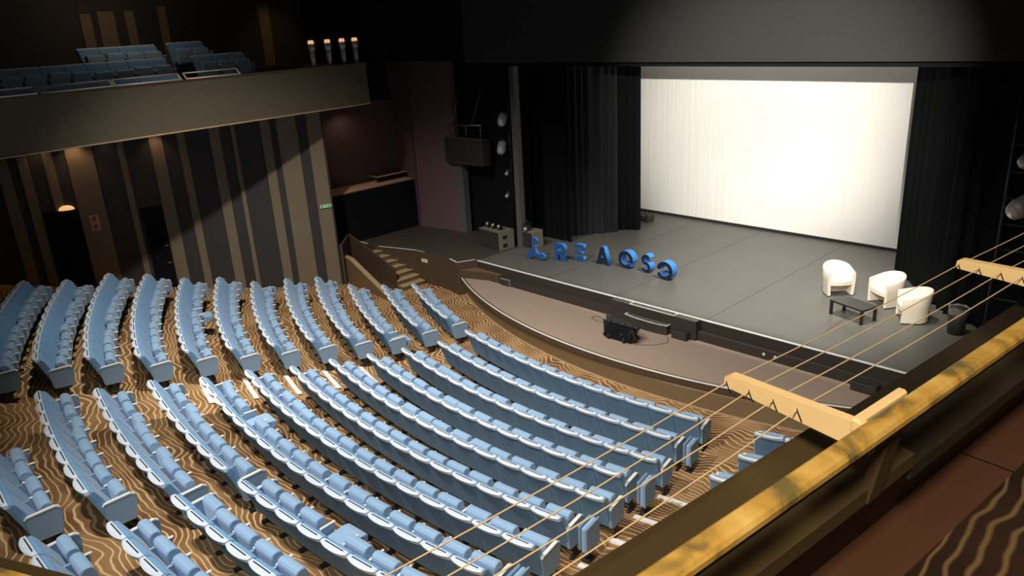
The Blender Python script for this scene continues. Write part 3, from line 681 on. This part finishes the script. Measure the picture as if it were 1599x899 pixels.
b = MB(); b.tube([(.12, -.13, .20), (.12, -.10, .20)], .012, 'steel', 6); b.tube([(.33, -.10, .24), (.33, -.07, .24)], .012, 'steel', 6); b.build('bolts', tr)
def cable(pts, label):
    cu = []
    for i in range(len(pts)-1):
        p0 = V(*pts[max(i-1, 0)]); p1 = V(*pts[i]); p2 = V(*pts[i+1]); p3 = V(*pts[min(i+2, len(pts)-1)])
        for j in range(8):
            t = j/8; cu.append(0.5*((2*p1)+(-p0+p2)*t+(2*p0-5*p1+4*p2-p3)*t*t+(-p0+3*p1-3*p2+p3)*t**3))
    cu.append(V(*pts[-1])); b = MB(); b.tube(cu, .005, 'black', 5); tag(b.build('floor_cable'), label, 'cable')
cable([(-1.3, -1.0, .61), (-1.75, -.6, .61), (-2.1, -.45, .61), (-2.2, -.62, .61), (-1.85, -.7, .61), (-1.6, -.5, .61)], 'thin black cable looping left of the folded trolley')
cable([(-.25, -1.35, .61), (.1, -1.1, .61), (.3, -.75, .61), (.1, -.45, .61)], 'thin black cable from the trolley to the steps')
# dark bag behind the letters near the screen
bg = thing('floor_lamp_case', (-6.0, 7.0, 1.1), 'black equipment case on the stage floor beside the screen corner', 'case')
b = MB(); b.box((-.3, -.2, 0), (.3, .2, .26), 'speaker', .06, seg=3); b.build('case_body', bg)
b = MB(); b.tube([(-.12, -.21, .16), (-.1, -.24, .24), (.1, -.24, .24), (.12, -.21, .16)], .015, 'steel', 6); b.build('handle', bg)

# ------------------------------------------------------------------ side stage speakers and lanterns
def lantern(loc, rz, tilt, label, s=1.0, body='lamp_body', group='stage lanterns on the left boom', cat='stage lantern'):
    t = thing('stage_lantern', loc, label, cat, group, rz)
    R_ = Matrix.Rotation(tilt, 4, 'X')
    b = MB(); pts = [V(0, -.22*s, 0), V(0, -.12*s, 0), V(0, .12*s, 0), V(0, .2*s, 0)]
    b.tube([R_ @ p for p in pts], [.10*s, .125*s, .125*s, .07*s], body, 14); b.build('lamp_body', t)
    b = MB(); b.tube([R_ @ V(0, -.235*s, 0), R_ @ V(0, -.22*s, 0)], .085*s, 'lens', 14); b.build('lens', t)
    b = MB(); b.tube([(-.15*s, 0, 0), (-.15*s, 0, .2*s), (.15*s, 0, .2*s), (.15*s, 0, 0)], .012*s, 'black', 6); b.tube([(0, 0, .2*s), (0, 0, .28*s)], .02*s, 'black', 6); b.build('yoke', t)
    return t
sb = thing('subwoofer', (-7.95, 1.45, 1.1), 'large brown black subwoofer carrying three small lamps', 'speaker', rz=LR(-4))
b = MB(); b.box((-.62, -.32, 0), (.42, .32, .62), 'speaker', .015); b.build('cabinet', sb)
b = MB(); b.box((.42, -.32, 0), (.46, .32, .62), 'speaker_tan', .01); b.box((-.62, -.33, .62), (.46, .32, .635), 'speaker_tan'); b.build('edge_panel', sb)
for z in (.16, .44):
    b = MB(); b.box((.455, -.18, z-.06), (.47, .0, z+.06), 'black', .01); b.build('handle', sb)
for i, x in enumerate((-.42, -.12, .18)):
    l = thing('floor_lamp', (-7.95+x, 1.40-x*.07, 1.1+.635), ['small black moving lamp on the subwoofer, leftmost', 'small black moving lamp on the subwoofer, middle one', 'small black moving lamp on the subwoofer, rightmost'][i], 'stage lamp', 'small lamps on the subwoofer')
    b = MB(); b.box((-.07, -.06, 0), (.07, .06, .05), 'black', .01); b.build('base', l)
    b = MB(); b.tube([(0, .06, .13), (0, -.07, .13)], .075, 'black', 14); b.build('head', l)
    b = MB(); b.tube([(0, -.07, .13), (0, -.08, .13)], [.055, .04], 'lens', 14); b.build('lens', l)
s2 = thing('side_speaker', (-7.02, 2.15, 1.1), 'upright grey brown speaker at the foot of the grey column', 'speaker')
b = MB(); b.box((-.22, -.25, 0), (.25, .25, .58), 'speaker_tan', .015); b.build('cabinet', s2)
b = MB(); b.box((-.18, -.262, .04), (.21, -.25, .54), 'speaker'); b.build('grille', s2)
lantern((-7.1, 2.0, 1.80), LR(20), LR(10), 'dark lantern standing on the upright speaker by the column', 0.8, 'black')
bm_ = thing('lighting_boom', (-7.92, 2.2, 1.1), 'black vertical lighting boom carrying lanterns at stage left', 'pole')
b = MB(); b.tube([(0, 0, .02), (0, 0, 5.6)], .03, 'black', 10); b.build('pole', bm_)
b = MB(); b.tube([(0, 0, 0), (0, 0, .04)], .25, 'black', 20); b.build('base', bm_)
lantern((-7.9, 1.9, 5.28), LR(35), LR(30), 'pale lantern at the very top of the left boom', 1.15)
lantern((-8.0, 1.9, 4.38), LR(35), LR(35), 'pale lantern second from the top of the left boom', 1.15)
lantern((-7.85, 1.95, 3.55), LR(30), LR(15), 'small steel lantern third from the top of the left boom', 0.6, 'steel')
lantern((-7.9, 1.95, 2.8), LR(30), LR(15), 'small steel lantern lowest on the left boom', 0.6, 'steel')
la = thing('line_array_speaker', (-9.85, 2.1, 3.65), 'black hanging loudspeaker cluster with pale top edge at stage left', 'speaker')
for i in range(3):
    b = MB(); b.box((-.98+i*.66, -.3, 0), (-.34+i*.66, .1, .88), 'speaker', .02); b.box((-.97+i*.66, -.3, .88), (-.36+i*.66, -.1, .90), 'steel'); b.build('cabinet', la)
b = MB()
b.tube([(-.9, -.1, 1.25), (.8, -.1, 1.35)], .025, 'steel', 6)
for x in (-.8, 0, .75): b.tube([(x, -.1, .9), (x, -.1, 1.3)], .015, 'steel', 6)
b.tube([(-.7, -.1, 1.28), (-.2, -.1, 2.5)], .012, 'steel', 6); b.tube([(.3, -.1, 1.3), (.9, -.1, 2.5)], .012, 'steel', 6); b.build('hanging_frame', la)
b = MB()
for i in range(5): b.box((-.5+i*.25, -.31, .02), (-.42+i*.25, -.3, .06), 'steel')
b.build('catches', la)
lantern((6.9, 1.0, 4.56), LR(-30), LR(20), 'grey cylinder lantern at the right edge beside the wires', 1.5, 'lamp_body', 'lanterns at the right stage side')
lantern((6.85, 1.1, 5.4), LR(-30), LR(20), 'pale lantern above the grey one at the right edge', 1.1, 'lamp_body', 'lanterns at the right stage side')
rb = thing('lighting_ladder', (6.7, 1.2, 1.1), 'dark lighting ladder behind the lanterns at the right edge', 'ladder')
b = MB(); b.tube([(-.2, 0, 0), (-.2, 0, 5.8)], .03, 'black', 8); b.tube([(.6, 0, 0), (.6, 0, 5.8)], .03, 'black', 8)
for z in range(1, 12): b.tube([(-.2, 0, z*.5), (.6, 0, z*.5)], .02, 'black', 6)
b.build('ladder_frame', rb)

# ------------------------------------------------------------------ left balcony
GD = V(-0.11, 0.994, 0).normalized(); GN = V(-0.994, -0.11, 0).normalized()      # along the front, away from the hall
G0 = V(-9.4, -15.2, 0)
def gp(s, n, z): p = G0+GD*s+GN*n; return V(p.x, p.y, z)
def gprism(b, s0, s1, poly, m):
    """poly: (n, z) section swept from s0 to s1"""
    A = [b.bm.verts.new(gp(s0, n, z)) for n, z in poly]; B_ = [b.bm.verts.new(gp(s1, n, z)) for n, z in poly]
    k = len(poly); fs = [b.bm.faces.new(A[::-1]), b.bm.faces.new(B_)]
    for i in range(k): fs.append(b.bm.faces.new((A[i], A[(i+1) % k], B_[(i+1) % k], B_[i])))
    b._fin(fs, m)
gl = thing('left_balcony', (0, 0, 0), 'left side balcony with plain olive brown front above the stalls', 'balcony')
b = MB(); gprism(b, -7, 14.3, [(0, 6.0), (0.14, 6.0), (0.14, 7.2), (0, 7.24)], 'fascia'); b.build('front_panel', gl)
b = MB(); gprism(b, -7, 14.3, [(-.03, 5.97), (0.14, 5.97), (0.14, 6.02), (-.03, 6.0)], 'tan_line'); b.build('bottom_trim', gl)
b = MB(); gprism(b, -7, 14.3, [(-.02, 7.22), (0.30, 7.20), (0.30, 7.24), (-.02, 7.26)], 'wood_dark'); b.build('ledge', gl)
b = MB(); gprism(b, -7, 14.3, [(0.14, 6.02), (5.2, 6.02), (5.2, 6.15), (0.14, 6.15)], 'soffit'); b.build('soffit', gl)
b = MB()
gprism(b, -7, 13.4, [(0.14, 6.15), (0.14, 6.50), (1.15, 6.50), (1.15, 6.15)], 'side_stage'); gprism(b, -7, 13.4, [(1.15, 6.15), (1.15, 6.92), (2.05, 6.92), (2.05, 6.15)], 'side_stage')
gprism(b, -7, 13.4, [(2.05, 6.15), (2.05, 7.26), (5.2, 7.26), (5.2, 6.15)], 'side_stage'); b.build('terrace', gl)
b = MB(); gprism(b, -7, 15.2, [(3.9, 6.15), (4.1, 6.15), (4.1, 13.2), (3.9, 13.2)], 'dark_panel'); gprism(b, 15.0, 15.2, [(0.0, 6.0), (4.1, 6.0), (4.1, 13.2), (0.0, 13.2)], 'black_wall'); uw = struct(b.build('wall_left_upper'))
for s0, s1, z1 in ((7.6, 7.9, 9.05), (8.08, 8.55, 9.1), (8.85, 9.12, 9.1), (9.85, 10.1, 9.2), (13.25, 13.65, 9.2)):
    b = MB(); gprism(b, s0, s1, [(3.86, 7.26), (3.9, 7.26), (3.9, z1), (3.86, z1)], 'tan_panel'); b.build('wall_panel', uw)
def brail(s0, s1, label):
    t = thing('balcony_rail', gp((s0+s1)/2, 0.05, 7.24), label, 'rail', 'thin metal rails on the left balcony front')
    t.rotation_euler = (0, 0, math.atan2(GD.y, GD.x)); h = (s1-s0)/2
    b = MB(); b.tube([(-h, .12, .17), (h, .12, .17)], .02, 'rail_metal', 6); b.build('top_bar', t)
    b = MB(); b.tube([(-h, -.07, .035), (h, -.07, .035)], .02, 'rail_metal', 6); b.build('bottom_bar', t)
    for x in (-h, h):
        b = MB(); b.tube([(x, -.05, .03), (x, .0, .05), (x, .12, .17)], .02, 'rail_metal', 6); b.build('bracket', t)
brail(2.9, 4.70, 'dim metal rail at the far left end of the balcony'); brail(4.78, 6.40, 'metal rail in front of the left half of the balcony seats')
brail(6.46, 8.15, 'lit metal rail in front of the right half of the balcony seats'); brail(8.3, 9.85, 'dark metal rail right of the balcony seats')
GR = math.atan2(-GN.y, -GN.x)-PI/2    # seats face the hall
def gseat(s, n, z, label):
    place_seat('mid', gp(s, n, z), GR, label, 'blue folding seats on the left balcony')
for i in range(4): gseat(8.64-i*.53, 2.62, 7.27, 'dim blue seat %s from the right in the rear balcony row' % ORD[i])
for i in range(10): gseat(8.38-i*.53, 1.72, 6.92, 'dim blue seat %s from the right in the middle balcony row' % ORD[i])
for i in range(9): gseat(8.18-i*.53, 0.82, 6.50, 'dim blue seat %s from the right in the front balcony row' % ORD[i])
for i in range(2): gseat(9.52+i*.54, 2.62, 7.29, 'dark blue seat %s from the left in the rear row beyond the balcony stairs' % ORD[i])
for i in range(3): gseat(9.72+i*.54, 1.72, 6.92, 'dark blue seat %s from left in the front row beyond the balcony stairs' % ORD[i])
for i, s_ in enumerate((12.4, 13.0, 13.55, 14.05)):
    t = lantern(gp(s_, 0.12, 7.82), LR(60), LR(12), 'small lantern with warm cap on the balcony corner, %s from left' % ORD[i], .85, 'lamp_body', 'lanterns at the balcony corner')
    b = MB(); b.tube([(0, 0, -.08), (0, 0, -.57)], [.09, .06], 'lamp_body', 10); b.build('stand', t)
    b = MB(); b.tube([(0, 0, .10), (0, 0, .19)], [.10, .075], 'glow', 10); b.build('warm_cap', t)
# lamps under the balcony against the wall
for s_, e_ in ((7.0, 30), (4.9, 16), (7.85, 9), (6.2, 6)):
    p = wp(s_, 0.28, 5.9); l = spot('balcony_downlight', p, (p[0]-.12, p[1]+.05, 3.0), e_, 95, 0.8, (1.0, 0.6, 0.33), 0.04)
area('balcony_glow', (-11.8, -7.5, 9.8), (-13.2, -7.4, 7.6), 10, 1.2, 1.2, (1.0, 0.72, 0.5))
# wall sconce, notices, exit sign
s_t = thing('wall_sconce', wp(7.49, 0.0, 3.87), 'glowing half-oval wall lamp above the dark doorway', 'wall lamp'); s_t.rotation_euler = (0, 0, math.atan2(WD.y, WD.x))
b = MB(); rows = []
for k in range(5):
    e = k/4*PI/2; rows.append([(0.205*math.cos(a)*math.cos(e), .12*math.sin(e)+.01, .13*math.sin(a)*math.cos(e)) for a in [PI*i/12 for i in range(13)]])
b.grid(rows, 'glow'); b.poly([(0.205, .01, 0), (-.205, .01, 0), (0, .13, 0)], 'glow'); b.build('shade', s_t)
sg = thing('prohibition_sign', wp(6.87, .012, 3.51), 'pair of pale prohibition notices on the wide tan board', 'sign'); sg.rotation_euler = (0, 0, math.atan2(WD.y, WD.x))
for z in (0.0, -.235):
    b = MB(); b.box((-.115, 0, z-.112), (.115, .012, z+.112), 'sign_pink', .004); p_ = b.build('sign_plate', sg)
    b = MB()
    b.grid([[(.085*math.cos(a), .014, z+.085*math.sin(a)) for a in [2*PI*i/24 for i in range(24)]], [(.066*math.cos(a), .016, z+.066*math.sin(a)) for a in [2*PI*i/24 for i in range(24)]]], 'sign_red', closed=True)
    b.box((-.03, .012, z-.045), (.03, .0135, z+.045), 'black'); b.box((-.07, .013, -.009), (.07, .017, .009), 'sign_red', mx=Matrix.Translation((0, 0, z)) @ Matrix.Rotation(LR(45), 4, 'Y')); b.build('symbol', p_)
ex = thing('exit_sign', wp(.245, .012, 2.89), 'small green and white emergency exit sign on the end tan board', 'sign'); ex.rotation_euler = (0, 0, math.atan2(WD.y, WD.x))
b = MB(); b.box((-.185, 0, -.06), (.185, .02, .06), 'sign_white', .004); b.build('sign_plate', ex)
b = MB()
b.box((-.185, .02, .045), (.185, .024, .06), 'sign_green'); b.box((-.185, .02, -.06), (.185, .024, -.045), 'sign_green')
b.box((-.16, .02, -.04), (-.12, .024, .035), 'sign_green'); b.box((-.10, .02, -.03), (-.06, .024, .03), 'sign_green')
b.prism([(-.03, 0), (.02, .03), (.02, .012), (.05, .012), (.05, -.012), (.02, -.012), (.02, -.03)], .02, .024, 'sign_green', axis='y')
b.box((.09, .02, -.035), (.15, .024, .035), 'sign_green'); b.build('symbol', ex)

# ------------------------------------------------------------------ right balcony front, where the camera stands
RD = V(0.11, 0.994, 0).normalized(); RN = V(0.994, -0.11, 0).normalized()        # along the front, towards the seats
R0v = V(9.29, -14.28, 0)
def rprism(b, s0, s1, poly, m):
    A = [b.bm.verts.new(R0v+RD*s0+RN*n+V(0, 0, z)) for n, z in poly]; B_ = [b.bm.verts.new(R0v+RD*s1+RN*n+V(0, 0, z)) for n, z in poly]
    k = len(poly); fs = [b.bm.faces.new(A[::-1]), b.bm.faces.new(B_)]
    for i in range(k): fs.append(b.bm.faces.new((A[i], A[(i+1) % k], B_[(i+1) % k], B_[i])))
    b._fin(fs, m)
gr_ = thing('right_balcony', (0, 0, 0), 'balcony front in the near foreground with olive brown ledge', 'balcony')
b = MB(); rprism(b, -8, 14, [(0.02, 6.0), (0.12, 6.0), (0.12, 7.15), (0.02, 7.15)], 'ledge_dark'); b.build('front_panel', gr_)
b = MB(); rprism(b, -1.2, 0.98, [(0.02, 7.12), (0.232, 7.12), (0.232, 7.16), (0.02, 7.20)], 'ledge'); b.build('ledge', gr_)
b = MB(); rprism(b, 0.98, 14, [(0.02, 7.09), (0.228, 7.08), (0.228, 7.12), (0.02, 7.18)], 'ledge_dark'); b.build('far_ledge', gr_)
b = MB(); rprism(b, -8, 14, [(0.12, 6.3), (2.8, 6.3), (2.8, 6.85), (0.12, 6.85)], 'red_floor'); b.build('floor_boards', gr_)
b = MB()
for s_ in (-1.3, 0.15, 1.6, 3.0): rprism(b, s_-.003, s_+.003, [(0.12, 6.85), (0.28, 6.85), (0.28, 6.8515), (0.12, 6.8515)], 'black_wall')
b.build('board_joint', gr_)['kind'] = 'stuff'
b = MB(); rprism(b, -8, 14, [(0.28, 6.85), (2.8, 6.85), (2.8, 6.86), (0.28, 6.86)], 'carpet_up'); b.build('floor_carpet', gr_)
rl = thing('balcony_handrail', (0, 0, 0), 'thick worn yellow handrail running across the foreground', 'handrail')
def rp(s, n, z): return R0v+RD*s+RN*n+V(0, 0, z)
b = MB(); rprism(b, -1.2, 14, [(0.244, 7.37), (0.248, 7.378), (0.254, 7.382), (0.282, 7.382), (0.290, 7.378), (0.296, 7.37), (0.296, 7.358), (0.244, 7.358)], 'brass'); b.build('top_rail', rl)
b = MB(); rprism(b, -1.2, 14, [(0.25, 7.34), (0.288, 7.34), (0.288, 7.352), (0.25, 7.352)], 'ledge_dark'); b.build('under_rail', rl)
for s_ in (-0.6, 0.78, 2.05, 3.35, 4.65, 5.95, 7.3):
    b = MB(); rprism(b, s_-.03, s_+.03, [(0.205, 7.12), (0.235, 7.12), (0.275, 7.35), (0.25, 7.35)], 'wood_dark'); b.build('post', rl)
# brackets with four taut wires
BR = [-2.05, 0.70, 2.04, 3.36, 4.7, 6.0, 7.3]
OFF = [-.130, -.062, .008, .074]
names = ['third last', 'nearest', 'near', 'second', 'third', 'fourth', 'fifth', 'sixth']
BW = ['below the frame', 'below the picture', 'large lit cream wire bracket reaching over the forestage', 'darker cream wire bracket reaching in front of the black curtain']
for i, s_ in enumerate(BR[1:3]):
    t = thing('wire_bracket', rp(s_, 0.2, 7.34), BW[2+i], 'bracket', 'brackets holding the wires'); t.rotation_euler = (0, 0, math.atan2(RN.y, RN.x)+LR(0))
    b = MB(); z0, z1 = -.05, .01
    b.prism([(-.340, -.010), (-.338, .008), (-.325, .016), (.055, .016), (.055, -.050), (-.335, -.020)], -.014, .014, 'bracket', axis='y'); b.build('arm', t)
    b = MB(); b.box((.0, -.014, -.045), (.026, .21, .024), 'bracket', .006); b.build('mounting_flange', t)
    for o_ in OFF:
        x = o_-.2
        b = MB(); b.tube([(x, -.017, -.002), (x+.002, -.019, -.006), (x+.014, -.017, -.032)], .0016, 'black', 5); b.build('hook', t)
WL = ['outermost of the four wires over the stalls', 'second outermost of the four wires over the stalls', 'third outermost of the four wires over the stalls', 'wire closest to the yellow handrail']
for i, o_ in enumerate(OFF):
    pts = []
    ss_ = BR+[8.6]
    for a, c in zip(ss_, ss_[1:]):
        for j in range(10):
            t = j/10; sag = (-.055 if a < 0 else -.006)*4*t*(1-t)*(1+.15*math.sin(3*i+a)); pts.append(rp(a+(c-a)*t, o_+.0, 7.335+sag))
    pts.append(rp(8.6, o_, 7.335))
    b = MB(); b.tube(pts, .0018, 'rope', 6); tag(b.build('guard_wire'), WL[i], 'wire', 'guard wires outside the handrail')
# corner of the rear balcony at the lower left
rbz = thing('rear_balcony', (8.35, -15.03, 7.1), 'brown ledge corner of the rear balcony, bottom left', 'balcony', rz=math.atan2(.43, .9))
b = MB(); b.box((-3.0, -.35, -.6), (.9, .035, .03), 'ledge', .01); b.build('ledge', rbz)
b = MB(); b.box((-3.0, -.14, .06), (.9, -.05, .1), 'brass', .01); b.build('rail', rbz)

for k_ in list(PROTO):
    if k_ not in USED: print('unused', k_)
